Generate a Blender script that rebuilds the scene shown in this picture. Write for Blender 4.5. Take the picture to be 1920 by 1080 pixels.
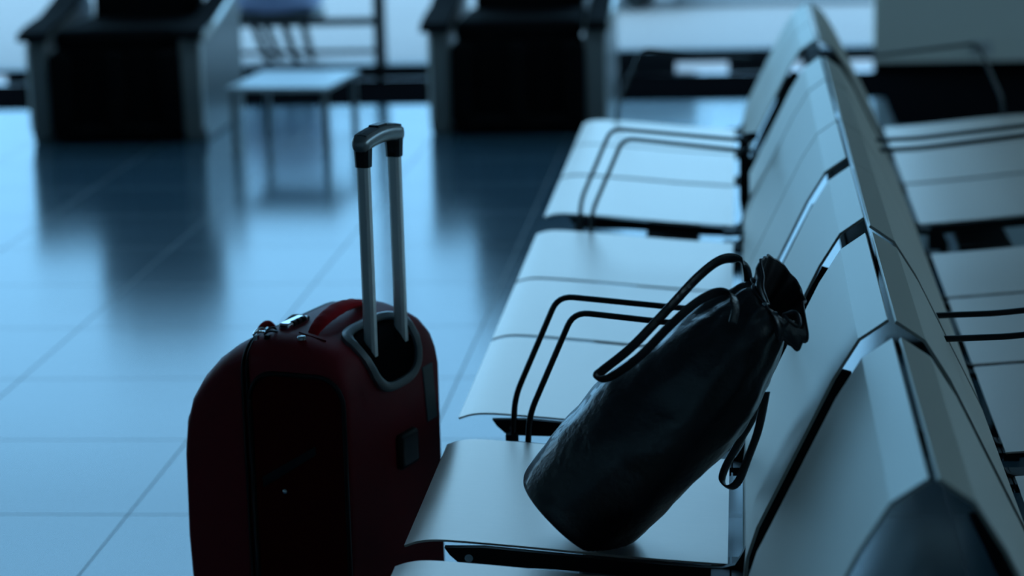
import bpy, bmesh, math, random
from mathutils import Vector, Matrix, noise
random.seed(4)
for o in list(bpy.data.objects):
    bpy.data.objects.remove(o)
S = bpy.context.scene
COL = S.collection

# ------------------------------------------------------------------ camera
FPX = 4533.0
CAM_H = 1.61
Yc = Vector((431, 1003, -FPX)).normalized()
Uc = Vector((-.028, 1, (-.028*431+1003)/FPX)).normalized()
Xc = Yc.cross(Uc)
# rows = camera axes in world space
cam_rot = Matrix(((Xc.x, Xc.y, Xc.z), (Yc.x, Yc.y, Yc.z), (Uc.x, Uc.y, Uc.z)))
cd = bpy.data.cameras.new('camera')
cam = bpy.data.objects.new('camera', cd)
COL.objects.link(cam)
cam.matrix_world = Matrix.Translation((0, 0, CAM_H)) @ cam_rot.to_4x4()
cd.sensor_width = 36
cd.lens = 36*FPX/1920
cd.clip_start = .05
cd.dof.use_dof = True
cd.dof.focus_distance = 3.92
cd.dof.aperture_fstop = 2.8
S.camera = cam

# ------------------------------------------------------------------ world, exposure, large lights
S.view_settings.view_transform = 'Standard'
S.view_settings.look = 'None'
S.view_settings.exposure = 0
S.view_settings.gamma = 1
S.view_settings.use_curve_mapping = False
w = bpy.data.worlds.new('sky')
S.world = w
w.use_nodes = True
nt = w.node_tree
bg = nt.nodes['Background']
tc = nt.nodes.new('ShaderNodeTexCoord')
sp = nt.nodes.new('ShaderNodeSeparateXYZ')
mr = nt.nodes.new('ShaderNodeMapRange')
cr = nt.nodes.new('ShaderNodeValToRGB')
nt.links.new(tc.outputs['Generated'], sp.inputs[0])
nt.links.new(sp.outputs['Z'], mr.inputs['Value'])
mr.inputs['From Min'].default_value = 0
mr.inputs['From Max'].default_value = .7
nt.links.new(mr.outputs[0], cr.inputs[0])
cr.color_ramp.elements[0].color = (.27, .62, 1.0, 1)
cr.color_ramp.elements[1].color = (.30, .64, 1.0, 1)
# the sky is bluest straight ahead (away from the sun) and paler to the sides
mr2 = nt.nodes.new('ShaderNodeMapRange')
nt.links.new(sp.outputs['Y'], mr2.inputs['Value'])
mr2.inputs['From Min'].default_value = .85
mr2.inputs['From Max'].default_value = .2
mxw = nt.nodes.new('ShaderNodeMix')
mxw.data_type = 'RGBA'
nt.links.new(mr2.outputs[0], mxw.inputs[0])
nt.links.new(cr.outputs[0], mxw.inputs[6])
mxw.inputs[7].default_value = (.42, .74, .95, 1)
nt.links.new(mxw.outputs[2], bg.inputs[0])
bg.inputs[1].default_value = 3.0

# ------------------------------------------------------------------ materials
MATS = {}


def mat(name, col, rough=.5, metal=0., spec=.5, coat=0., bump=None, noisecol=None, ior=1.5, emit=None):
    if name in MATS:
        return MATS[name]
    m = bpy.data.materials.new(name)
    m.use_nodes = True
    n = m.node_tree
    b = n.nodes['Principled BSDF']
    b.inputs['Base Color'].default_value = (*col, 1)
    b.inputs['Roughness'].default_value = rough
    b.inputs['Metallic'].default_value = metal
    b.inputs['Specular IOR Level'].default_value = spec
    b.inputs['IOR'].default_value = ior
    b.inputs['Coat Weight'].default_value = coat
    if emit:
        b.inputs['Emission Color'].default_value = (*emit[0], 1)
        b.inputs['Emission Strength'].default_value = emit[1]
    if bump or noisecol:
        t = n.nodes.new('ShaderNodeTexCoord')
    if bump:   # (scale xyz, noise scale, strength, distance)
        mp = n.nodes.new('ShaderNodeMapping')
        mp.inputs['Scale'].default_value = bump[0]
        nz = n.nodes.new('ShaderNodeTexNoise')
        nz.inputs['Scale'].default_value = bump[1]
        nz.inputs['Detail'].default_value = 6
        bp = n.nodes.new('ShaderNodeBump')
        bp.inputs['Strength'].default_value = bump[2]
        bp.inputs['Distance'].default_value = bump[3]
        n.links.new(t.outputs['Object'], mp.inputs[0])
        n.links.new(mp.outputs[0], nz.inputs[0])
        n.links.new(nz.outputs[0], bp.inputs['Height'])
        n.links.new(bp.outputs[0], b.inputs['Normal'])
    if noisecol:  # (scale xyz, noise scale, second colour)
        mp = n.nodes.new('ShaderNodeMapping')
        mp.inputs['Scale'].default_value = noisecol[0]
        nz = n.nodes.new('ShaderNodeTexNoise')
        nz.inputs['Scale'].default_value = noisecol[1]
        nz.inputs['Detail'].default_value = 8
        mx = n.nodes.new('ShaderNodeMix')
        mx.data_type = 'RGBA'
        mx.inputs[6].default_value = (*col, 1)
        mx.inputs[7].default_value = (*noisecol[2], 1)
        n.links.new(t.outputs['Object'], mp.inputs[0])
        n.links.new(mp.outputs[0], nz.inputs[0])
        n.links.new(nz.outputs[0], mx.inputs[0])
        n.links.new(mx.outputs[2], b.inputs['Base Color'])
    MATS[name] = m
    return m


M_SEAT = mat('brushed_seat_metal', (.88, .71, .61), .37, .85, bump=((3, 90, 90), 8, .25, .0006), noisecol=((3, 160, 3), 7, (.76, .62, .54)))
M_BACK = mat('satin_back_metal', (.56, .53, .465), .42, .55, bump=((60, 60, 3), 8, .15, .0005))
M_BLACK = mat('black_steel', (.006, .007, .008), .5, spec=.3)
M_ARM = mat('black_armrest', (.010, .012, .014), .35, .0)
M_WALL = mat('grey_wall_paint', (.78, .80, .76), .8, bump=((1, 1, 1), 60, .1, .001))
M_CEIL = mat('ceiling_paint', (.35, .36, .36), .85, bump=((1, 1, 1), 30, .1, .001))
M_PLINTH = mat('black_mat', (.004, .004, .005), .95, spec=.0)
M_RECESS_SHADE = mat('recess_shade_black', (.002, .002, .003), .8, spec=.05)  # near-black colour for the shade inside the trolley housing
M_FRAME = mat('window_frame_metal', (.045, .05, .065), .4, .3)
M_RED = mat('red_case_fabric', (.30, .007, .018), .55, spec=.4, bump=((1, 1, 1), 900, .5, .0006), noisecol=((1, 1, 1), 300, (.24, .006, .014)))
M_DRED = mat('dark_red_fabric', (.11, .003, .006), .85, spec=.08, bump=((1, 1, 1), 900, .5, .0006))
M_STRAP = mat('red_handle_fabric', (.50, .012, .018), .8, spec=.12, bump=((1, 1, 1), 400, .5, .0006))
M_BPLAS = mat('black_plastic', (.005, .006, .008), .42, spec=.35)
M_GPLAS = mat('grey_plastic', (.16, .18, .19), .28, spec=.8)
M_GRIP = mat('silver_grip_plastic', (.34, .37, .38), .25, .5)
M_ALU = mat('aluminium_tube', (.92, .93, .92), .30, .35)
M_CHROME = mat('chrome', (.8, .8, .8), .12, 1.0)
M_LEATHER = mat('black_leather', (.005, .006, .010), .34, spec=.9, bump=((1, 1, 1), 90, .6, .003), coat=.35)
M_LIN = mat('bag_lining', (.006, .004, .005), .8)
M_MBLK = mat('massage_black_leather', (.003, .003, .004), .8, spec=.06, bump=((1, 1, 1), 80, .2, .001))
M_MSIL = mat('massage_silver_plastic', (.19, .20, .205), .35, .1)
M_TABLE = mat('pale_table_top', (.45, .5, .55), .25)
M_TLEG = mat('table_leg_metal', (.22, .24, .25), .4, .5)
M_LABEL = mat('label_grey', (.13, .16, .17), .45)
M_SHELL = mat('pale_blue_shell', (.30, .38, .62), .5)
M_PLATE = mat('outlet_plate', (.55, .58, .60), .4)


def floor_material():
    m = bpy.data.materials.new('polished_floor_tiles')
    m.use_nodes = True
    n = m.node_tree
    L = n.links.new
    b = n.nodes['Principled BSDF']
    t = n.nodes.new('ShaderNodeTexCoord')
    sx = n.nodes.new('ShaderNodeSeparateXYZ')
    L(t.outputs['Object'], sx.inputs[0])
    outs = []
    for ax, off in (('X', 1.365), ('Y', -5.02)):
        a = n.nodes.new('ShaderNodeMath'); a.operation = 'ADD'; a.inputs[1].default_value = off
        L(sx.outputs[ax], a.inputs[0])
        d = n.nodes.new('ShaderNodeMath'); d.operation = 'DIVIDE'; d.inputs[1].default_value = .6
        L(a.outputs[0], d.inputs[0])
        r = n.nodes.new('ShaderNodeMath'); r.operation = 'ROUND'
        L(d.outputs[0], r.inputs[0])
        s = n.nodes.new('ShaderNodeMath'); s.operation = 'SUBTRACT'
        L(d.outputs[0], s.inputs[0]); L(r.outputs[0], s.inputs[1])
        ab = n.nodes.new('ShaderNodeMath'); ab.operation = 'ABSOLUTE'
        L(s.outputs[0], ab.inputs[0])
        lt = n.nodes.new('ShaderNodeMath'); lt.operation = 'LESS_THAN'; lt.inputs[1].default_value = .0035 if ax == 'X' else .004
        L(ab.outputs[0], lt.inputs[0])
        outs.append(lt)
    mx = n.nodes.new('ShaderNodeMath'); mx.operation = 'MAXIMUM'
    L(outs[0].outputs[0], mx.inputs[0]); L(outs[1].outputs[0], mx.inputs[1])
    nz = n.nodes.new('ShaderNodeTexNoise'); nz.inputs['Scale'].default_value = 1.6; nz.inputs['Detail'].default_value = 4
    L(t.outputs['Object'], nz.inputs[0])
    c = n.nodes.new('ShaderNodeMix'); c.data_type = 'RGBA'
    c.inputs[6].default_value = (.035, .085, .125, 1); c.inputs[7].default_value = (.050, .105, .150, 1)
    L(nz.outputs[0], c.inputs[0])
    c2 = n.nodes.new('ShaderNodeMix'); c2.data_type = 'RGBA'
    c2.inputs[7].default_value = (.03, .04, .05, 1)
    L(c.outputs[2], c2.inputs[6]); L(mx.outputs[0], c2.inputs[0])
    L(c2.outputs[2], b.inputs['Base Color'])
    ro = n.nodes.new('ShaderNodeMapRange')
    ro.inputs['To Min'].default_value = .13; ro.inputs['To Max'].default_value = .18
    L(nz.outputs[0], ro.inputs[0])
    rm = n.nodes.new('ShaderNodeMath'); rm.operation = 'MAXIMUM'
    g = n.nodes.new('ShaderNodeMath'); g.operation = 'MULTIPLY'; g.inputs[1].default_value = .6
    L(mx.outputs[0], g.inputs[0]); L(g.outputs[0], rm.inputs[1]); L(ro.outputs[0], rm.inputs[0])
    L(rm.outputs[0], b.inputs['Roughness'])
    b.inputs['IOR'].default_value = 2.0
    return m


M_FLOOR = floor_material()


def glass_material():
    m = bpy.data.materials.new('window_glass')
    m.use_nodes = True
    n = m.node_tree
    n.nodes.remove(n.nodes['Principled BSDF'])
    tr = n.nodes.new('ShaderNodeBsdfTransparent'); tr.inputs[0].default_value = (.90, .95, .96, 1)
    gl = n.nodes.new('ShaderNodeBsdfGlossy'); gl.inputs['Roughness'].default_value = .02
    mx = n.nodes.new('ShaderNodeMixShader'); mx.inputs[0].default_value = .06
    n.links.new(tr.outputs[0], mx.inputs[1]); n.links.new(gl.outputs[0], mx.inputs[2])
    n.links.new(mx.outputs[0], n.nodes['Material Output'].inputs[0])
    return m


M_GLASS = glass_material()
M_APRON = mat('concrete_apron', (.30, .26, .28), .7, noisecol=((.25, 14, 1), 1.2, (.42, .38, .39)))
M_ROAD = mat('grey_kerb', (.22, .23, .26), .8, bump=((1, 1, 1), 20, .2, .002))


# ------------------------------------------------------------------ mesh helpers
class MB:
    def __init__(s):
        s.v = []
        s.f = []

    def add(s, vs, fs):
        k = len(s.v)
        s.v += [tuple(v) for v in vs]
        s.f += [tuple(i+k for i in f) for f in fs]
        return s

    def box(s, lo, hi, rot=None, piv=(0, 0, 0)):
        x0, y0, z0 = lo
        x1, y1, z1 = hi
        vs = [Vector(p) for p in ((x0, y0, z0), (x1, y0, z0), (x1, y1, z0), (x0, y1, z0), (x0, y0, z1), (x1, y0, z1), (x1, y1, z1), (x0, y1, z1))]
        if rot is not None:
            p = Vector(piv)
            vs = [rot @ (v-p)+p for v in vs]
        return s.add(vs, [(0, 3, 2, 1), (4, 5, 6, 7), (0, 1, 5, 4), (1, 2, 6, 5), (2, 3, 7, 6), (3, 0, 4, 7)])

    def rings(s, rings, cap0=True, cap1=True, closed=True):
        k = len(s.v)
        n = len(rings[0])
        for r in rings:
            s.v += [tuple(p) for p in r]
        for i in range(len(rings)-1):
            for j in range(n if closed else n-1):
                a = k+i*n+j
                b = k+i*n+(j+1) % n
                s.f.append((a, b, b+n, a+n))
        if cap0:
            s.f.append(tuple(k+j for j in reversed(range(n))))
        if cap1:
            s.f.append(tuple(k+(len(rings)-1)*n+j for j in range(n)))
        return s

    def tube(s, path, r, n=12, ry=None, up=(0, 0, 1), cap=True):
        """round or elliptic tube along a path; r across `up`, ry along it"""
        P = [Vector(p) for p in path]
        rings = []
        upv = Vector(up)
        for i, p in enumerate(P):
            t = (P[min(i+1, len(P)-1)]-P[max(i-1, 0)]).normalized()
            a = t.cross(upv)
            if a.length < 1e-4:
                a = t.cross(Vector((1, 0, 0)))
            a.normalize()
            b = a.cross(t).normalized()
            rr = r[i] if isinstance(r, (list, tuple)) else r
            rb = rr if ry is None else ry
            rings.append([p+a*math.cos(q)*rr+b*math.sin(q)*rb for q in [2*math.pi*j/n for j in range(n)]])
        return s.rings(rings, cap, cap)

    def extrude_y(s, poly, y0, y1):
        """poly: (x,z) closed outline"""
        n = len(poly)
        k = len(s.v)
        for y in (y0, y1):
            s.v += [(x, y, z) for x, z in poly]
        s.f.append(tuple(k+j for j in range(n)))
        s.f.append(tuple(k+n+j for j in reversed(range(n))))
        for j in range(n):
            b = (j+1) % n
            s.f.append((k+j, k+n+j, k+n+b, k+b))
        return s

    def build(s, name, material, parent=None, origin=None, smooth=False, bevel=0, seg=2, sub=0, angle=40):
        me = bpy.data.meshes.new(name)
        off = Vector(origin) if origin is not None else Vector((0, 0, 0))
        me.from_pydata([tuple(Vector(v)-off) for v in s.v], [], s.f)
        bm = bmesh.new()
        bm.from_mesh(me)
        bmesh.ops.recalc_face_normals(bm, faces=bm.faces)
        bm.to_mesh(me)
        bm.free()
        me.materials.append(material)
        o = bpy.data.objects.new(name, me)
        COL.objects.link(o)
        if parent is not None:
            o.parent = parent
        elif origin is not None:
            o.location = off
        if bevel:
            m = o.modifiers.new('bevel', 'BEVEL')
            m.width = bevel
            m.segments = seg
            m.limit_method = 'ANGLE'
            m.angle_limit = math.radians(30)
        if sub:
            m = o.modifiers.new('subsurf', 'SUBSURF')
            m.levels = m.render_levels = sub
        if smooth or bevel:
            for p in me.polygons:
                p.use_smooth = True
            if not sub and not smooth == 'all':
                bm = bmesh.new()
                bm.from_mesh(me)
                for e in bm.edges:
                    if len(e.link_faces) == 2 and e.calc_face_angle(0) > math.radians(angle):
                        e.smooth = False
                bm.to_mesh(me)
                bm.free()
        return o


def fillet(pts, r, n=5):
    """round the inner corners of a 3-D polyline"""
    P = [Vector(p) for p in pts]
    out = [P[0]]
    for i in range(1, len(P)-1):
        a = (P[i-1]-P[i])
        b = (P[i+1]-P[i])
        d = min(r, a.length*.48, b.length*.48)
        p0 = P[i]+a.normalized()*d
        p1 = P[i]+b.normalized()*d
        for k in range(n+1):
            t = k/n
            out.append(p0*(1-t)**2+P[i]*2*t*(1-t)+p1*t*t)
    out.append(P[-1])
    return out


def spline(pts, n=8):
    P = [Vector(p) for p in pts]
    out = []
    for i in range(len(P)-1):
        p0 = P[max(i-1, 0)]
        p1 = P[i]
        p2 = P[i+1]
        p3 = P[min(i+2, len(P)-1)]
        for k in range(n):
            t = k/n
            out.append(.5*((2*p1)+(p2-p0)*t+(2*p0-5*p1+4*p2-p3)*t*t+(3*p1-p0-3*p2+p3)*t**3))
    out.append(P[-1])
    return out


def tag(o, label=None, cat=None, group=None, kind=None):
    if label:
        o['label'] = label
    if cat:
        o['category'] = cat
    if group:
        o['group'] = group
    if kind:
        o['kind'] = kind
    return o


def thing(name, loc, label, cat, group=None, rz=0):
    o = bpy.data.objects.new(name, None)
    o.empty_display_size = .1
    COL.objects.link(o)
    o.location = loc
    o.rotation_euler = (0, 0, rz)
    return tag(o, label, cat, group)


# ------------------------------------------------------------------ room shell
XL, XR, YB, YW, ZC = -9.0, 7.0, -4.0, 12.39, 3.6
WX = .66                     # where the glazing ends and the solid wall starts


def side_wall(x0, x1, openings):
    """solid wall with high openings added to let in light, openings = (y0, y1, z0, z1)"""
    m = MB()
    y = YB
    for a, b, c, d in openings:
        m.box((x0, y, 0), (x1, a, ZC)).box((x0, a, 0), (x1, b, c)).box((x0, a, d), (x1, b, ZC))
        y = b
    return m.box((x0, y, 0), (x1, YW+.15, ZC))


tag(MB().box((XL, YB, -.1), (XR, YW+.15, 0)).build('floor', M_FLOOR), kind='structure')
SK0, SK1, SK2, SK3 = -2.6, -.4, 7.2, 9.4      # skylight opening, added out of view to light upward faces
cl = MB().box((XL, YB, ZC), (SK0, YW+.15, ZC+.1)).box((SK1, YB, ZC), (XR, YW+.15, ZC+.1))
cl.box((SK0, YB, ZC), (SK1, SK2, ZC+.1)).box((SK0, SK3, ZC), (SK1, YW+.15, ZC+.1))
tag(cl.build('ceiling', M_CEIL), kind='structure')
sk = bpy.data.objects.new('window_9', None)
COL.objects.link(sk)
sk.location = (SK0, SK2, ZC)
tag(sk, kind='structure')
MB().box((SK0, SK2, ZC+.10), (SK1, SK3, ZC+.106)).build('window_glass', M_GLASS, sk, origin=sk.location)
fr = MB()
for y in (SK2, (SK2+SK3)/2, SK3):
    fr.box((SK0, y-.02, ZC+.02), (SK1, y+.02, ZC+.09))
fr.build('window_frame', M_FRAME, sk, origin=sk.location)
tag(MB().box((WX, YW, 0), (XR, YW+.15, ZC)).build('wall_far', M_WALL), kind='structure')
tag(side_wall(XR, XR+.15, [(1.0, 4.5, 1.5, 2.8), (5.0, 8.5, 1.5, 2.8), (9.0, 12.0, 1.5, 2.8)]).build('wall_right', M_WALL), kind='structure')  # unseen openings added for light from the right
tag(MB().box((XL, YB-.15, 0), (XR, YB, ZC)).build('wall_back', M_WALL), kind='structure')
tag(side_wall(XL-.15, XL, [(9.6, 12.0, 1.6, 3.2)]).build('wall_left', M_WALL), kind='structure')  # unseen opening added for light from the far left
# black mat strip on the floor along the glazing and the grey wall
tag(MB().box((XL, 11.50, 0), (WX, YW, .006)).box((WX, 10.6, 0), (XR, YW, .006)).build('trim_1', M_PLINTH), kind='structure')
tag(MB().box((WX, YW-.015, .006), (XR, YW, .05)).build('baseboard_far', M_PLINTH), kind='structure')
pl = MB()
for a, b in ((XL, -4.02), (-3.88, -.35), (-.08, .12), (.30, .52)):
    pl.box((a, YW+.02, .006), (b, YW+.10, .069))
tag(pl.build('trim_2', M_FRAME), kind='structure')
tag(MB().box((XL, YW-.01, .060), (-1.46, YW+.12, .082)).box((-1.46, YW-.01, .069), (WX, YW+.12, .133)).build('trim_3', M_FRAME, bevel=.004), kind='structure')

mulls = [-9.0, -7.5, -5.8, -4.45, -1.875, WX]
for i in range(len(mulls)-1):
    a, b = mulls[i], mulls[i+1]
    r = bpy.data.objects.new('window_%d' % (i+1), None)
    COL.objects.link(r)
    r.location = (a, YW, .133)
    tag(r, kind='structure')
    fr = MB().box((a-.02, YW+.02, .082), (a+.02, YW+.10, ZC)).box((a, YW+.02, 2.3), (b, YW+.10, 2.36)).box((a, YW+.02, ZC-.05), (b, YW+.10, ZC))
    fr.build('window_frame', M_FRAME, r, origin=r.location)
    MB().box((a+.018, YW+.058, .08), (b-.005, YW+.064, ZC-.05)).build('window_glass', M_GLASS, r, origin=r.location)

# outside
tag(MB().box((-40, YW+.15, -.12), (40, 45, -.005)).build('ground_apron', M_APRON), kind='structure')
tag(MB().box((-.45, 15.9, -.005), (6, 17.2, .03)).build('trim_4', M_ROAD, bevel=.01), kind='structure')

# ------------------------------------------------------------------ benches
CX = .2105
PROF = [(.207, .798), (.166, .770), (.130, .712), (.074, .598), (.018, .484), (.003, .438), (-.002, .395)]
SEATP = [(-.030, .403), (-.10, .408), (-.20, .416), (-.32, .428), (-.42, .437), (-.475, .4405), (-.505, .438), (-.527, .431)]


def sheet(profile, t, y0, y1, side, dy=0):
    """thin bent sheet: profile of (x,z), thickness t downwards/behind"""
    P = [Vector((x, z)) for x, z in profile]
    up, dn = [], []
    for i, p in enumerate(P):
        d = (P[min(i+1, len(P)-1)]-P[max(i-1, 0)]).normalized()
        n = Vector((-d.y, d.x))
        up.append(p)
        dn.append(p+n*t)
    poly = [(a.x, a.y) for a in up]+[(a.x, a.y) for a in reversed(dn)]
    if side < 0:
        poly = [(2*CX-x, z) for x, z in poly]
    return poly


def smooth_profile(p, n=3):
    return [(v.x, v.y) for v in [Vector((q.x, q.y)) for q in spline([(a, b, 0) for a, b in p], n)]]


def mir(p, side):
    return p if side > 0 else (2*CX-p[0], p[1], p[2])


def bench(name, label, side, y0, y1, seats, backs, brackets, arms, legs, xs=0):
    rx = mir((-.19, 0, 0), side)[0]
    root = thing(name, (rx, (y0+y1)/2, 0), label, 'bench', 'back-to-back waiting benches')
    org = root.location
    for a, b in seats:
        MB().extrude_y(sheet(smooth_profile(SEATP), .0035, 0, 0, side), a, b).build('seat', M_SEAT, root, org, smooth=True, angle=50)
    for item in backs:
        a, b = item[:2]
        dx = item[2] if len(item) > 2 else 0
        dz = item[3] if len(item) > 3 else 0
        pr = [(x+dx, z+dz) for x, z in PROF]
        # flat sides bent at sharp folds
        MB().extrude_y(sheet(pr, -.005, 0, 0, side), a, b).build('backrest', M_BACK, root, org, smooth=True, angle=9)
    for y, kind in brackets:
        # arm below the seat, curving up behind the back
        outer = [(-.455, .420), (-.445, .408), (-.430, .402), (-.30, .398), (-.10, .380), (-.02, .377), (.012, .390), (.024, .415)]
        top = [(-.463, .432), (-.40, .432), (-.20, .412), (-.06, .401), (-.03, .401), (-.014, .408), (-.006, .430)]
        if kind == 'post':
            outer += [(.012, .470), (.012, .628), (.032, .633)]
            top += [(-.014, .470), (-.014, .630), (.0, .650), (.034, .650)]
        else:
            outer += [(.038, .470), (.070, .530), (.116, .622), (.156, .706)]
            top += [(.008, .450), (.024, .480), (.052, .545), (.098, .638), (.136, .712)]
        # fold profile into one quad strip: pair up both lines by arclength
        def resamp(pts, n):
            P = [Vector(p) for p in pts]
            L = [0]
            for i in range(1, len(P)):
                L.append(L[-1]+(P[i]-P[i-1]).length)
            res = []
            for k in range(n):
                t = L[-1]*k/(n-1)
                for i in range(1, len(P)):
                    if t <= L[i]+1e-9:
                        u = (t-L[i-1])/(L[i]-L[i-1])
                        res.append(P[i-1].lerp(P[i], u))
                        break
            return res
        A = resamp(outer, 40)
        B = resamp(top, 40)
        m = MB()
        rings = []
        th = .006
        for p, q in zip(A, B):
            rings.append([mir((p.x, y-th, p.y), side), mir((p.x, y+th, p.y), side), mir((q.x, y+th, q.y), side), mir((q.x, y-th, q.y), side)])
        m.rings(rings)
        # small clamps that hold the seat's rear edge and the sheet's underside
        for cx in (-.043, -.012):
            a = mir((cx-.012, 0, 0), side)[0]
            b = mir((cx+.016, 0, 0), side)[0]
            m.box((min(a, b), y-.05, .385), (max(a, b), y+.05, .400))
        o = m.build('bracket', M_BLACK, root, org, smooth=True, angle=30)
        # chrome disc stands in for bright floor seen through the nose hole
        c = mir((-.425, y-.0065, .416), side)
        MB().tube([(c[0], c[1], c[2]), (c[0], c[1]-.003, c[2])], .0065, 12).build('hole_disc', M_CHROME, o, org, smooth=True)
    for y, ax in arms:
        pts = [(-.425, y, .372), (-.418, y, .480), (-.335, y, .668), (-.02, y, .634), (.10 if (side < 0 or y < 6) else .02, y, .630)]
        pts = [mir((p[0]+(ax if i < 3 else 0), p[1], p[2]-ax*.25), side) for i, p in enumerate(pts)]
        m = MB().tube(fillet(pts, .028, 6), .0055, 12, ry=.0075, up=(0, 1, 0))
        c = mir((-.425+ax, y, .385), side)
        m.box((c[0]-.011, y-.011, .368), (c[0]+.011, y+.011, .412))
        m.build('armrest', M_ARM, root, org, smooth=True)
    a = mir((-.265, 0, 0), side)[0]
    b = mir((-.125, 0, 0), side)[0]
    MB().box((min(a, b), y0, .295), (max(a, b), y1, .358)).build('beam', M_BLACK, root, org, bevel=.006)
    if side > 0 and y0 > 4:
        MB().box((CX-.024, y0+.02, .655), (CX+.024, y1-.02, .715)).build('spine', M_BLACK, root, org, bevel=.004)
    for y in legs:
        m = MB().box((rx-.035, y-.02, .03), (rx+.035, y+.02, .30))
        f0 = mir((-.42, 0, 0), side)[0]
        f1 = mir((.04, 0, 0), side)[0]
        m.box((min(f0, f1), y-.03, 0), (max(f0, f1), y+.03, .035))
        m.build('leg', M_BLACK, root, org, bevel=.006)
    return root


near_seats = [(2.84, 3.425), (3.525, 4.085)]
near_backs = [(2.66, 3.335), (3.45, 4.10)]
mid_seats = [(4.26, 4.852), (4.876, 5.420), (5.442, 6.005)]
mid_backs = [(4.245, 4.790, .004), (4.895, 5.392, 0), (5.404, 6.095)]
far_seats = [(6.24, 6.82), (6.85, 7.39), (7.41, 7.90)]
far_backs = [(6.115, 6.57), (6.99, 7.45), (7.462, 8.02)]
for side, wd in ((1, 'left'), (-1, 'right')):
    if side > 0:
        l1 = 'two-seat silver metal bench nearest the camera, black leather bag leaning on it'
        l2 = 'silver metal three-seat bench in mid row, facing the suitcase side, behind the bag'
        l3 = 'farthest silver metal three-seat bench facing left, by the low table side'
    else:
        l1 = 'nearest silver metal bench facing right, back-to-back with the bag bench'
        l2 = 'middle silver metal bench facing right, back-to-back, in shadow'
        l3 = 'farthest silver metal bench facing right, in front of grey wall with socket'
    if side > 0:
        bench('waiting_bench', l1, side, 2.8, 4.13, near_seats, near_backs, [(2.833, 'p'), (3.517, 'p'), (4.095, 'arm')], [(4.13, .034)], [3.0, 3.95])
        bench('waiting_bench', l2, side, 4.2, 6.06, mid_seats, mid_backs, [(4.250, 'arm'), (4.864, 'p'), (5.431, 'p'), (6.015, 'arm')], [(4.222, 0), (6.09, .028)], [4.5, 5.75])
        bench('waiting_bench', l3, side, 6.18, 7.95, far_seats, far_backs, [(6.231, 'post'), (6.978, 'p'), (7.456, 'p'), (7.91, 'arm')], [(6.20, -.008), (7.95, 0)], [6.5, 7.65])
    else:
        bench('waiting_bench', l1, side, 2.8, 4.05, [(2.84, 3.365), (3.40, 3.985)], [(2.66, 3.340), (3.442, 4.11)], [(2.833, 'p'), (3.391, 'p'), (3.998, 'arm')], [(4.035, 0)], [3.0, 3.85])
        bench('waiting_bench', l2, side, 4.12, 5.95, [(4.13, 4.735), (4.757, 5.35), (5.372, 5.85)], [(4.17, 4.838), (4.841, 5.388), (5.402, 6.095)],
              [(4.185, 'arm'), (4.746, 'p'), (5.361, 'p'), (5.865, 'arm')], [(4.21, 0), (6.07, .02)], [4.5, 5.6])
        bench('waiting_bench', l3, side, 6.18, 7.95, far_seats, far_backs, [(6.231, 'arm'), (6.835, 'p'), (7.40, 'p'), (7.91, 'arm')], [(6.20, 0), (7.95, 0)], [6.5, 7.65])

# ------------------------------------------------------------------ suitcase
AL = math.radians(18.3)
NX, NY = -.690, 4.000          # near right bottom corner
case = thing('suitcase', (NX, NY, 0), 'dark red soft suitcase with raised silver trolley handle standing beside the bench', 'suitcase', rz=0)
CO = Vector((NX, NY, 0))
UA = Vector((math.sin(AL), math.cos(AL), 0))       # along the wide back panel
VA = Vector((-math.cos(AL), math.sin(AL), 0))      # towards the pocket side
W_, D_, H_ = .38, .33, .635


def C(u, v, z):
    return CO+UA*u+VA*v+Vector((0, 0, z))


SECA = [(.02, .045), (.004, .06), (0, .09), (0, .3), (0, .535), (.004, .562), (.013, .588), (.030, .608), (.055, .621), (.09, .631), (.12, .635), (.155, .634), (.195, .626)]
SECB = [(.193, .615), (.207, .612)]
SECC = [(.205, .623), (.24, .604), (.27, .582), (.295, .556), (.315, .524), (.328, .48), (.335, .42), (.338, .25), (.332, .09), (.31, .05)]


def section_body(sec, close, ins0=0., rr=.058):
    """loft a (v,z) section along u; top corners rounded by rr and end edges eased"""
    full = sec+close
    cv = sum(p[0] for p in full)/len(full)
    us = [ins0+W_*0+x for x in (0, .002, .006, .012, .020, .030, .042, .058)]
    us = us+[W_-x for x in reversed(us)]
    rings = []
    for u in us:
        d = min(u-ins0, W_-ins0-u)
        drop = rr-math.sqrt(max(rr*rr-(rr-min(d, rr))**2, 0))
        e = max(0, .012-d)
        e = .012-math.sqrt(max(.012**2-e*e, 0))
        ring = []
        for v, z in full:
            zz = .30+(z-.30)*(1-drop/.335*(1 if z > .3 else 0)) if z > .3 else z
            if z < .3:
                zz = z+max(0, .03-d)*.5*(1-z/.3)
            vv = v+(e if v < cv else -e)
            ring.append(C(u, vv, zz-(e*.5 if z > .3 else 0)))
        rings.append(ring)
    return MB().rings(rings)


section_body(SECA, [(.195, .045)]).build('shell', M_RED, case, CO, smooth=True, angle=50)
section_body(SECB, [(.207, .05), (.193, .05)], .006).build('zip_gusset', M_DRED, case, CO, smooth=True, angle=50)
section_body(SECC, [(.205, .05)], .002).build('front_section', M_RED, case, CO, smooth=True, angle=50)
section_body([(.30, .40), (.335, .395), (.346, .375), (.350, .25), (.345, .10), (.335, .085)], [(.30, .085)], .035, .03).build('front_pocket', M_RED, case, CO, smooth=True, angle=50)


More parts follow.
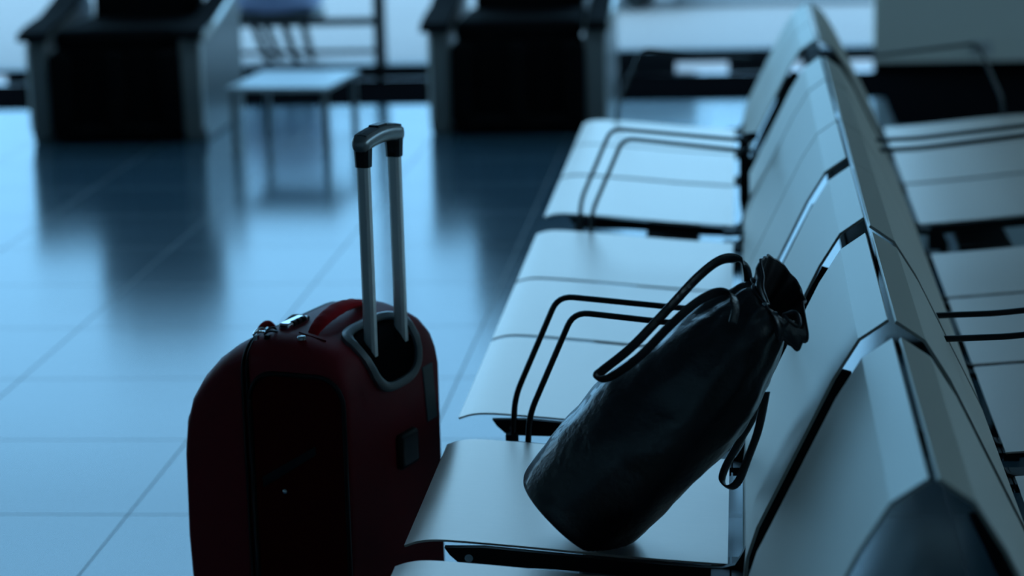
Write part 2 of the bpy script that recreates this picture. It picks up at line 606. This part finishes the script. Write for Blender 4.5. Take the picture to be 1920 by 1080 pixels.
def outline_path(ins, ztop, r, v, n=8):
    pts = []
    u0, u1, z0 = ins, W_-ins, .05
    for cu, cz, a0 in ((u1-r, ztop-r, 0), (u0+r, ztop-r, 90), (u0+.02, z0+.02, 180), (u1-.02, z0+.02, 270)):
        q = r if a0 < 180 else .02
        for k in range(n+1):
            a = math.radians(a0+90*k/n)
            pts.append(C(cu+math.cos(a)*q, v, cz+math.sin(a)*q))
    pts.append(pts[0])
    return pts


for v, zt in ((.1955, .624), (.2045, .621)):
    MB().tube(outline_path(.001, zt, .058, v), .003, 8, up=tuple(VA)).build('zipper', M_BPLAS, case, CO, smooth='all')
# the near side panel: a dark inset with corded edge on the narrow side of the case
def side_loop(v0, v1, z0, z1, r, u, n=8):
    pts = []
    for cv, cz, a0 in ((v1-r, z1-r, 0), (v0+r, z1-r, 90), (v0+r, z0+r, 180), (v1-r, z0+r, 270)):
        for k in range(n+1):
            a = math.radians(a0+90*k/n)
            pts.append(C(u, cv+math.cos(a)*r, cz+math.sin(a)*r))
    return pts


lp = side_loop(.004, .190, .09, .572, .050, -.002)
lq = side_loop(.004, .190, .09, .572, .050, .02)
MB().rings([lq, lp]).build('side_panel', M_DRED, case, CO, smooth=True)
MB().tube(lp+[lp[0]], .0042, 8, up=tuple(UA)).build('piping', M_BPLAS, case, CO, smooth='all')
# diagonal stripe emblem and stud on the side panel
a = C(-.0025, .170, .372)
b = C(-.0025, .062, .437)
d = (b-a).normalized()
nrm = Vector((0, 0, 1))
mb = MB()
for s0, s1, w0 in ((0, 1, .010),):
    p = [a+nrm*w0, a-nrm*w0, b-nrm*w0*.6, b+nrm*w0]
    q = [x-UA*.003 for x in p]
    mb.rings([p, q])
mb.build('emblem', M_BPLAS, case, CO)
c = C(-.002, .128, .358)
st = MB()
rs = []
for k in range(5):
    a_ = math.pi/2*k/4
    rs.append([c-UA*(.004*math.sin(a_))+(VA*math.cos(t)+Vector((0, 0, 1))*math.sin(t))*.0055*max(math.cos(a_), .02) for t in [2*math.pi*j/12 for j in range(12)]])
st.rings(rs)
st.build('stud', M_CHROME, case, CO, smooth='all')
# stitched seam across the top
MB().tube([C(.052, .062, .6235), C(.052, .115, .6355)], .0012, 6).build('seam', M_DRED, case, CO)

# trolley housing wraps over the top edge of the back panel
SK = [Vector((v, z)) for v, z in SECA[3:]]
SL = [0]
for i in range(1, len(SK)):
    SL.append(SL[-1]+(SK[i]-SK[i-1]).length)
S0 = .27     # arclength where z = .57 on the back panel


def wrap(s, u, h):
    """s runs up the back panel and over the top edge; h = height above the skin"""
    def pos(t):
        t = min(max(t, 0), SL[-1]-1e-6)
        for i in range(1, len(SK)):
            if t <= SL[i]:
                return SK[i-1].lerp(SK[i], (t-SL[i-1])/(SL[i]-SL[i-1]))
    t = S0+s
    p = pos(t)
    d = (pos(t+.006)-pos(t-.006)).normalized()
    return C(u, p.x-d.y*h, p.y+d.x*h)


def wrap_ring(sc, uc, rs, ru, pw, h, n=40):
    pts = []
    for k in range(n):
        a = 2*math.pi*k/n
        ca, sa = math.cos(a), math.sin(a)
        x = math.copysign(abs(ca)**pw, ca)*rs
        y = math.copysign(abs(sa)**pw, sa)*ru
        pts.append((sc+x, uc+y*(1+.16*(x/rs))-.008*(x/rs)))
    return pts


hc, hu = .012, .196
out_ = wrap_ring(hc, hu, .074, .108, .62, 0)
inn = wrap_ring(hc, hu, .058, .088, .62, 0)
rings = []
for (pl_, h) in ((out_, -.004), (out_, .007), (None, .011), (inn, .007), (inn, -.004)):
    if pl_ is None:
        rings.append([wrap((p[0]+q[0])/2, (p[1]+q[1])/2, h) for p, q in zip(out_, inn)])
    else:
        rings.append([wrap(p[0], p[1], h) for p in pl_])
MB().rings(rings, False, False).build('trolley_housing', M_GPLAS, case, CO, smooth=True, angle=60)
mb = MB()  # black sheet just above the skin paints the shade of a recess
fr = [[wrap(hc+(p[0]-hc)*k, hu+(p[1]-hu)*k, .0015) for p in inn] for k in (1.02, .8, .6, .4, .2, .02)]
mb.rings(fr, False, True)
mb.build('trolley_recess_shade', M_RECESS_SHADE, case, CO, smooth='all')

# trolley tubes and grip
RU = (.139, .261)
RV = .019
ZT = .936
for u in RU:
    m = MB()
    for (z0, z1, w1, w2) in ((H_-.08, ZT, .0092, .0125),):
        ring = []
        pr = [(-w1, -w2*.55), (-w1*.6, -w2), (w1*.6, -w2), (w1, -w2*.55), (w1, w2*.55), (w1*.6, w2), (-w1*.6, w2), (-w1, w2*.55)]
        m.rings([[C(u+a, RV+b*.86, z) for a, b in pr] for z in (z0, z1)])
    o = m.build('trolley_tube', M_ALU, case, CO)
grip = bpy.data.objects.new('trolley_grip', None)
grip.empty_display_size = .02
COL.objects.link(grip)
grip.parent = case
for u in RU:
    m = MB()
    m.rings([[C(u+a*sx*k, RV+b*sy*k, z) for a, b in ((-1, -.6), (-.6, -1), (.6, -1), (1, -.6), (1, .6), (.6, 1), (-.6, 1), (-1, .6))]
             for z, k in ((ZT-.016, .93), (ZT+.005, 1.0), (ZT+.024, 1.08)) for sx, sy in ((.0125, .0140),)])
    m.build('grip_sleeve', M_BPLAS, grip, CO, smooth=True)
m = MB()
rs = []
n = 18
u0, u1 = RU[0]-.020, RU[1]+.020
for k in range(n+1):
    t = k/n
    u = u0+(u1-u0)*t
    zc_ = ZT+.024+.009*math.sin(math.pi*t)
    e = min(1, (min(t, 1-t)*n+.45)/1.6)
    wv, wz = .0170*e**.5, .0155*e**.5
    rs.append([C(u, RV+math.copysign(abs(math.cos(a))**.7, math.cos(a))*wv, zc_+math.copysign(abs(math.sin(a))**.7, math.sin(a))*wz) for a in [2*math.pi*j/20 for j in range(20)]])
m.rings(rs)
m.build('grip_bar', M_GRIP, grip, CO, smooth='all')
for t0, t1 in ((.07, .40), (.60, .93)):     # ribbed rubber inlays on top
    rs = []
    for k in range(41):
        t = t0+(t1-t0)*k/40
        u = u0+(u1-u0)*t
        zc_ = ZT+.024+.009*math.sin(math.pi*t)+.0142+(.0014 if k % 4 < 2 else 0)
        rs.append([C(u, RV+a, zc_+b) for a, b in ((-.0125, -.004), (-.0115, 0), (0, .0012), (.0115, 0), (.0125, -.004))])
    MB().rings(rs).build('grip_inlay', M_BPLAS, grip, CO)
m = MB()
m.box((-.018, -.010, -.002), (.018, .010, .005))
zc_ = ZT+.024+.009+.0135
m.v = [tuple(C((RU[0]+RU[1])/2+x, RV+y, zc_+z)) for x, y, z in m.v]
m.build('release_button', M_BPLAS, grip, CO, bevel=.0015)

# carry handle on top: padded strap with two rivets
m = MB()
path = spline([C(.055, .095, .622), C(.075, .095, .636), C(.11, .095, .648), C(.17, .098, .654), (C(.23, .10, .650)), C(.285, .104, .638), C(.30, .106, .628)], 6)
rs_ = []
for i, p in enumerate(path):
    t = i/(len(path)-1)
    wv = .014+.008*math.sin(math.pi*min(max((t-.12)/.76, 0), 1))
    wz = .003+.007*math.sin(math.pi*min(max((t-.12)/.76, 0), 1))+.0009*math.sin(i*1.9)
    rs_.append([p+VA*math.cos(a)*wv*.8+Vector((0, 0, 1))*math.sin(a)*wz for a in [2*math.pi*j/16 for j in range(16)]])
m.rings(rs_)
hd = m.build('carry_handle', M_STRAP, case, CO, smooth='all')
for u, v in ((.034, .100), (.275, .116)):
    c = C(u, v, .633 if u > .04 else .628)
    rs_ = [[c+Vector((0, 0, z))+(UA*math.cos(t)+VA*math.sin(t))*r for t in [2*math.pi*j/14 for j in range(14)]] for z, r in ((0, .0085), (.004, .0085), (.0065, .006), (.007, .001))]
    MB().rings(rs_).build('rivet', M_CHROME, case, CO, smooth=True)
# combination lock lying on the zip, its dials and two zip pulls
lockz = H_+.001
m = MB().box((-.036, -.011, -.004), (.036, .011, .010))
m.v = [tuple(C(.100+x, .152+y, lockz+z)) for x, y, z in m.v]
lk = m.build('lock', M_CHROME, case, CO, bevel=.003)
m = MB()
for k in range(3):
    cx = .086+k*.017
    m.tube([C(cx-.005, .144, lockz+.0065), C(cx+.005, .144, lockz+.0065)], .0058, 14)
m.build('lock_dials', M_BPLAS, lk, CO, smooth=True)
m = MB().box((-.008, -.006, -.003), (.008, .006, .006))
m.v = [tuple(C(.143+x, .152+y, lockz+z)) for x, y, z in m.v]
m.build('lock_catch', M_BPLAS, lk, CO, bevel=.002)
for k, (u0_, v0_) in enumerate(((.045, .168), (.036, .185))):
    m = MB()
    pts = [C(u0_+.018*math.cos(t), v0_+.008*math.sin(t), lockz+.0+.003*math.sin(2*t)) for t in [2*math.pi*j/16 for j in range(17)]]
    m.tube(pts, .0022, 8)
    m.box((-.004, -.004, -.004), (.004, .004, .004))
    for i in range(-8, 0):
        x, y, z = m.v[i]
        m.v[i] = tuple(C(u0_-.013+x, v0_+y, lockz-.008+z))
    m.build('zip_pull', M_CHROME if k else M_BPLAS, case, CO, smooth=True)
# small red fold of cloth and black tag by the pulls
m = MB().tube(spline([C(.085, .215, .612), C(.10, .218, .626), C(.125, .218, .628), C(.145, .215, .612)], 5), .006, 10)
m.build('gusset_tab', M_STRAP, case, CO, smooth='all')
m = MB().tube(spline([C(.13, .185, .630), C(.155, .183, .636), C(.185, .183, .630)], 5), .0045, 10)
m.build('pull_cord', M_BPLAS, case, CO, smooth='all')
# label and kick block on the back panel
m = MB().box((0, 0, 0), (1, 1, 1))
m.v = [tuple(C(.302+x*.042+(1-z)*.014, -.0025*y+.0005, .412+z*.108)) for x, y, z in m.v]
m.build('name_label', M_LABEL, case, CO, bevel=.001)
m = MB().box((0, 0, 0), (1, 1, 1))
m.v = [tuple(C(.185+x*.07, .004-.018*y, .355+z*.066)) for x, y, z in m.v]
m.build('back_foot', M_BPLAS, case, CO, bevel=.008, seg=3)
m = MB().tube(spline([C(.06, .318, .475), C(.06, .345, .463), C(.06, .350, .43), C(.06, .345, .395), C(.06, .325, .380)], 5), .008, 10, up=tuple(UA))
m.build('side_grip', M_BPLAS, case, CO, smooth='all')
# feet and wheels
for u in (.05, W_-.05):
    m = MB().tube([C(u-.012, .035, .027), C(u+.012, .035, .027)], .027, 20)
    m.build('wheel', M_BPLAS, case, CO, smooth=True)
    MB().box((-.02, -.025, .03), (.02, .03, .07)).build('wheel_fork', M_BPLAS, case)
    fk = COL.objects[-1]
    me = fk.data
    for vv in me.vertices:
        vv.co = C(u+vv.co.x, .035+vv.co.y, vv.co.z)-CO
    MB().tube([C(u, .27, 0), C(u, .27, .06)], .014, 14).build('foot', M_BPLAS, case, CO, smooth=True)

# ------------------------------------------------------------------ bag
BY = 3.60
bag = thing('bucket_bag', (-.10, BY, .41), 'black leather drawstring bucket bag leaning against the nearest backrest', 'bag')
BO = Vector(bag.location)


def at(px, py, y):
    """point on the plane y = const (used only to lay the bag out in the room)"""
    d = cam_rot @ Vector(((px-960)/FPX, (540-py)/FPX, -1))
    k = y/d.y
    return Vector((d.x*k, y, CAM_H+d.z*k))


PXS = [((1060, 969), (-.75, -.66), 98, .086), ((1066, 962), (-.76, -.65), 110, .096), ((1102, 930), (-.78, -.62), 122, .100), ((1152, 877), (-.76, -.65), 126, .108),
       ((1198, 830), (-.75, -.66), 129, .110), ((1245, 784), (-.74, -.67), 129, .108), ((1292, 740), (-.74, -.67), 123, .104), ((1335, 696), (-.73, -.68), 112, .096),
       ((1372, 654), (-.72, -.69), 97, .084), ((1404, 612), (-.72, -.70), 80, .070), ((1428, 582), (-.76, -.66), 66, .058), ((1447, 562), (-.74, -.67), 57, .052), ((1462, 543), (-.72, -.69), 60, .056), ((1470, 532), (-.70, -.70), 60, .058)]
# interpolate the stations
ST = []
for (c, d, hw, hy) in PXS:
    o3 = at(c[0], c[1], BY)
    e3 = at(c[0]+d[0]*hw, c[1]+d[1]*hw, BY)
    ST.append((o3, e3-o3, hy))
NS, NA = 7, 96
cs = spline([s[0] for s in ST], NS)
es = spline([s[1] for s in ST], NS)
hs = spline([(s[2], 0, 0) for s in ST], NS)


def fold(th, t):
    """gathers that deepen towards the drawstring, plus slack creases"""
    g = max(0, (t-.52)/.48)
    r = 1+g**1.4*(.090*math.sin(9*th+.8)+.060*math.sin(15*th+2.1))*(1 if t < .84 else max(.4, 1-(t-.84)/.10))
    c_ = math.sin(math.pi*min(max((t-.42)/.44, 0), 1))
    r += c_*(.022*math.sin(8*th+1.2+2.2*t)+.014*math.sin(13*th+3.1-1.5*t))
    r += .022*math.sin(3*th+6*t)*math.sin(math.pi*min(t*1.2, 1))
    neck = math.exp(-((t-.86)/.035)**2)
    r *= 1-.10*neck
    if t > .9:
        r *= 1+.035*(t-.9)/.1*math.sin(5*th+1.0)
    return r


rings = []
N_ = len(cs)
for i in range(N_):
    t = i/(N_-1)
    ring = []
    for j in range(NA):
        th = 2*math.pi*j/NA
        r = fold(th, t)
        tilt = min(max((t-.80)/.2, 0), 1)**1.3
        p = cs[i]+es[i]*math.cos(th)*r+Vector((0, hs[i].x, hs[i].x*(1.35 if math.sin(th) < 0 else .25)*tilt))*math.sin(th)*r
        nz = noise.noise(p*16+Vector((3, 1, 7)))*.006+noise.noise(p*42)*.0022
        dirn = (es[i].normalized()*math.cos(th)+Vector((0, 1, 0))*math.sin(th))
        p = p+dirn*nz*(.5+t)
        if False:
            p += (cs[-1]-cs[-4]).normalized()*(.004*math.sin(7*th)+.005*math.sin(3*th+1))*(t-.93)/.07
        # the leather flattens where it rests on the seat
        p.z = max(p.z, .431-.092*(p.x+.33) if p.x > -.33 else .431+.08*(-.33-p.x))
        ring.append(p)
    rings.append(ring)
body = MB()
base0 = [[cs[0]+(p-cs[0])*k-(cs[3]-cs[0]).normalized()*.004*(1-k) for p in rings[0]] for k in (.05, .4, .8)]
body.rings(base0+rings, True, False)
# hem and lining turned inside
inner = []
for k, i in enumerate((N_-1, N_-2, N_-6, N_-14, N_-24)):
    f_ = (.965, .94, .90, .86, .5)[k]
    inner.append([cs[i]+(p-cs[i])*f_ for p in rings[i]])
bd = body.build('bag_body', M_LEATHER, bag, BO, smooth='all')
MB().rings([rings[-1]]+inner, False, True).build('bag_lining', M_LIN, bag, BO, smooth='all')
MB().tube(rings[-1]+[rings[-1][0]], .0024, 8).build('bag_hem', M_LEATHER, bag, BO, smooth='all')
# drawstring with dangling ends and chrome eyelets
k = int(.86*(N_-1))
ds = [cs[k]+(p-cs[k])*1.03 for p in rings[k]]
m = MB().tube(ds+[ds[0]], .0026, 8)
e = at(1468, 590, BY-.075)
m.tube(spline([e, at(1478, 603, BY-.085), at(1470, 615, BY-.088), at(1462, 640, BY-.088)], 6), .0026, 8)
m.tube(spline([e, at(1492, 585, BY-.08), at(1500, 605, BY-.085), at(1494, 612, BY-.086), at(1478, 600, BY-.088)], 6), .0026, 8)
m.build('drawstring', M_LEATHER, bag, BO, smooth='all')
m = MB()
for q in (.58, .66, .74, .82):
    j = int(q*NA)
    p = rings[k][j]
    nn = (p-cs[k]).normalized()
    m.tube([p+nn*.001, p+nn*.004], .005, 12, up=(0, 0, 1))
m.build('eyelets', M_CHROME, bag, BO, smooth=True)


def strap(name, pts, wd=.0085, th=.0022, up=(.6, .5, -.6)):
    P = spline([at(x, y, yy-.07) for x, y, yy in pts], 7)
    MB().tube(P, th, 10, ry=wd, up=up).build(name, M_LEATHER, bag, BO, smooth='all')


strap('bag_handle', [(1404, 545, 3.69), (1400, 505, 3.69), (1382, 486, 3.685), (1350, 488, 3.67), (1308, 520, 3.65), (1250, 582, 3.61), (1185, 650, 3.575), (1132, 693, 3.555),
                     (1119, 705, 3.548), (1124, 712, 3.542), (1150, 704, 3.538), (1200, 668, 3.536), (1255, 612, 3.545), (1305, 568, 3.56), (1345, 548, 3.575), (1370, 553, 3.58), (1379, 578, 3.58), (1374, 606, 3.575)])
strap('bag_handle', [(1428, 690, 3.70), (1416, 770, 3.735), (1385, 830, 3.735), (1362, 872, 3.73), (1354, 900, 3.725), (1366, 914, 3.715), (1384, 903, 3.705), (1402, 860, 3.70), (1422, 805, 3.70), (1436, 735, 3.69)], wd=.008)


# ------------------------------------------------------------------ soft box helper for the far furniture
def soft_box(mb, lo, hi, r, seg=4, rot=None, piv=(0, 0, 0), taper=None):
    bm = bmesh.new()
    bmesh.ops.create_cube(bm, size=1)
    for v in bm.verts:
        v.co = Vector([(lo[i]+hi[i])/2+v.co[i]*(hi[i]-lo[i]) for i in range(3)])
        if taper:
            v.co = taper(v.co)
    bmesh.ops.bevel(bm, geom=bm.edges[:], offset=r, segments=seg, profile=.5, affect='EDGES')
    if rot is not None:
        for v in bm.verts:
            v.co = rot @ (v.co-Vector(piv))+Vector(piv)
    bm.verts.ensure_lookup_table()
    mb.add([v.co for v in bm.verts], [tuple(v.index for v in f.verts) for f in bm.faces])
    bm.free()
    return mb


def extrude_x(poly, x0, x1):
    m = MB()
    n = len(poly)
    for x in (x0, x1):
        m.v += [(x, y, z) for y, z in poly]
    m.f.append(tuple(range(n)))
    m.f.append(tuple(n+j for j in reversed(range(n))))
    for j in range(n):
        b = (j+1) % n
        m.f.append((j, n+j, n+b, b))
    return m


def massage_chair(loc, rz, label):
    r = thing('massage_chair', loc, label, 'massage chair', 'massage chairs by the window', rz)
    # base
    soft_box(MB(), (-.30, .10, .0), (.30, .82, .22), .03).build('base', M_MBLK, r, smooth='all')
    for s in (-1, 1):
        x0, x1 = (.29, .395) if s > 0 else (-.395, -.30)
        prof = [(.02, .0), (.0, .06), (-.01, .38), (.0, .455), (.06, .49), (.30, .515), (.55, .56), (.72, .60), (.80, .56), (.84, .40), (.84, .06), (.80, .0)]
        o = extrude_x(prof, x0, x1).build('side_panel', M_MSIL, r, bevel=.012, seg=3)
        prof2 = [(-.045, .455), (-.03, .492), (.10, .515), (.34, .535), (.56, .585), (.70, .622), (.70, .60), (.56, .56), (.30, .512), (.05, .487), (.0, .455)]
        w0, w1 = (.300, .395) if s > 0 else (-.425, -.295)
        extrude_x(prof2, w0, w1).build('arm_pad', M_MBLK, r, bevel=.006, seg=2)
        MB().tube([(s*.400, .03, .455), (s*.402, .30, .512), (s*.402, .52, .555), (s*.402, .70, .600)], .012, 10).build('side_rail', M_ALU, r, smooth='all')
        # trim strip down the front edge of the panel
        extrude_x([(-.012, .06), (-.018, .36), (-.012, .44), (.004, .44), (.0, .06)], s*.388-.006, s*.388+.006).build('trim_strip', M_ALU, r)
    # leg rest with two calf channels
    m = MB()
    soft_box(m, (-.285, .02, .03), (.285, .16, .42), .03)
    for x, ww in ((-.245, .05), (0, .045), (.245, .05)):
        soft_box(m, (x-ww, -.055, .05), (x+ww, .10, .405), .032)
    soft_box(m, (-.285, -.05, .02), (.285, .12, .085), .028)
    m.build('leg_rest', M_MBLK, r, smooth='all')
    soft_box(MB(), (-.28, .02, .40), (.28, .60, .50), .04).build('seat_cushion', M_MBLK, r, smooth='all')
    R_ = Matrix.Rotation(math.radians(-14), 3, 'X')
    m = MB()
    soft_box(m, (-.25, .55, .42), (.25, .76, 1.06), .07, 5, R_, (0, .6, .42))
    for s in (-1, 1):
        soft_box(m, (s*.235-.04, .44, .62), (s*.235+.04, .74, .98), .04, 4, R_, (0, .6, .42))
    m.build('backrest', M_MBLK, r, smooth='all')
    soft_box(MB(), (-.17, .49, .88), (.17, .57, 1.06), .035, 4, R_, (0, .6, .42)).build('head_pillow', M_MBLK, r, smooth='all')
    return r


massage_chair((-2.755, 10.39, 0), 0, 'black massage chair with grey side panels, left of the low table')
massage_chair((-.985, 10.50, 0), 0, 'black massage chair with grey side panels, right of the low table')

# ------------------------------------------------------------------ low table
t = thing('low_table', (-1.945, 10.32, 0), 'low pale rectangular table between the two massage chairs', 'table', rz=math.radians(-5))
MB().box((-.225, -.28, .262), (.225, .28, .282)).build('table_top', M_TABLE, t, bevel=.003)
for sx in (-1, 1):
    for sy in (-1, 1):
        MB().box((sx*.20-.013, sy*.25-.013, 0), (sx*.20+.013, sy*.25+.013, .262)).build('leg', M_TLEG, t, bevel=.003)

# ------------------------------------------------------------------ guard rail at the glass
g = thing('guard_rail', (-2.7, 12.33, 0), 'dark horizontal guard rail in front of the glass between the massage chairs', 'railing')
for zr, hr in ((.315, .020), (.162, .011), (.52, .02)):
    MB().box((-3.4, 12.31, zr-hr), (-1.875, 12.34, zr+hr)).build('rail', M_BPLAS, g, origin=g.location, bevel=.003)
for xp in (-3.4, -1.875):
    MB().box((xp-.02, 12.305, 0), (xp+.02, 12.345, .60)).build('post', M_BPLAS, g, origin=g.location, bevel=.003)

# ------------------------------------------------------------------ tub chair outside the glass
tcx = thing('tub_chair', (-2.56, 13.2, -.005), 'small pale blue tub chair on dark splayed legs outside the glass', 'chair')
m = MB()
rs = []
for k in range(9):
    a = math.pi/2*k/8
    rs.append([(math.cos(q)*.26*math.sin(a)**.8, math.sin(q)*.24*math.sin(a)**.8, .37-.10*math.cos(a)) for q in [2*math.pi*j/28 for j in range(28)]])
rs = rs[1:]
rs += [[(math.cos(q)*.27, math.sin(q)*.25, .37+(.04 + .30*max(0, math.sin(q))**.5)*f_) for q in [2*math.pi*j/28 for j in range(28)]] for f_ in (.5, 1)]
rs += [[(math.cos(q)*.23, math.sin(q)*.21, .37+(.04+.30*max(0, math.sin(q))**.5)*f_) for q in [2*math.pi*j/28 for j in range(28)]] for f_ in (1, .5)]
rs += [[(math.cos(q)*.12, math.sin(q)*.11, .37) for q in [2*math.pi*j/28 for j in range(28)]]]
m.rings(rs)
m.build('shell', M_SHELL, tcx, smooth='all')
soft_box(MB(), (-.23, -.20, .225), (.23, .20, .30), .02).build('seat_frame', M_BPLAS, tcx, smooth='all')
for (x0, y0, x1, y1) in ((-.12, -.14, -.02, -.16), (.05, -.14, .13, -.16), (-.12, .14, -.04, .20), (.10, .14, .14, .20)):
    MB().tube([(x0, y0, .25), (x1, y1, 0)], .022, 10).build('leg', M_BPLAS, tcx, smooth='all')

# ------------------------------------------------------------------ baggage cart outside
bc = thing('baggage_cart', (-.62, 16.0, 0), 'dark baggage cart parked outside behind the right massage chair', 'cart')
MB().box((-.75, -.3, .22), (.30, .6, .30)).build('cart_bed', M_BPLAS, bc, bevel=.01)
MB().box((-.75, .56, .30), (.30, .60, 1.0)).build('cart_side', M_BPLAS, bc, bevel=.01)
for x in (-.50, -.06):
    for y in (-.25, .5):
        MB().tube([(x, y-.03, .11), (x, y+.03, .11)], .11, 20).build('wheel', M_BPLAS, bc, smooth=True)

# ------------------------------------------------------------------ socket on the grey wall
so = thing('wall_socket', (1.198, YW, .118), 'pale double wall socket low on the grey wall', 'socket')
MB().box((-.055, -.010, -.035), (.055, 0, .035)).build('plate', M_PLATE, so, bevel=.003)
for x in (-.032, -.005):
    MB().tube([(x, -.0102, 0), (x, -.0130, 0)], .012, 16).build('outlet', M_BPLAS, so, smooth=True)

bpy.context.view_layer.update()
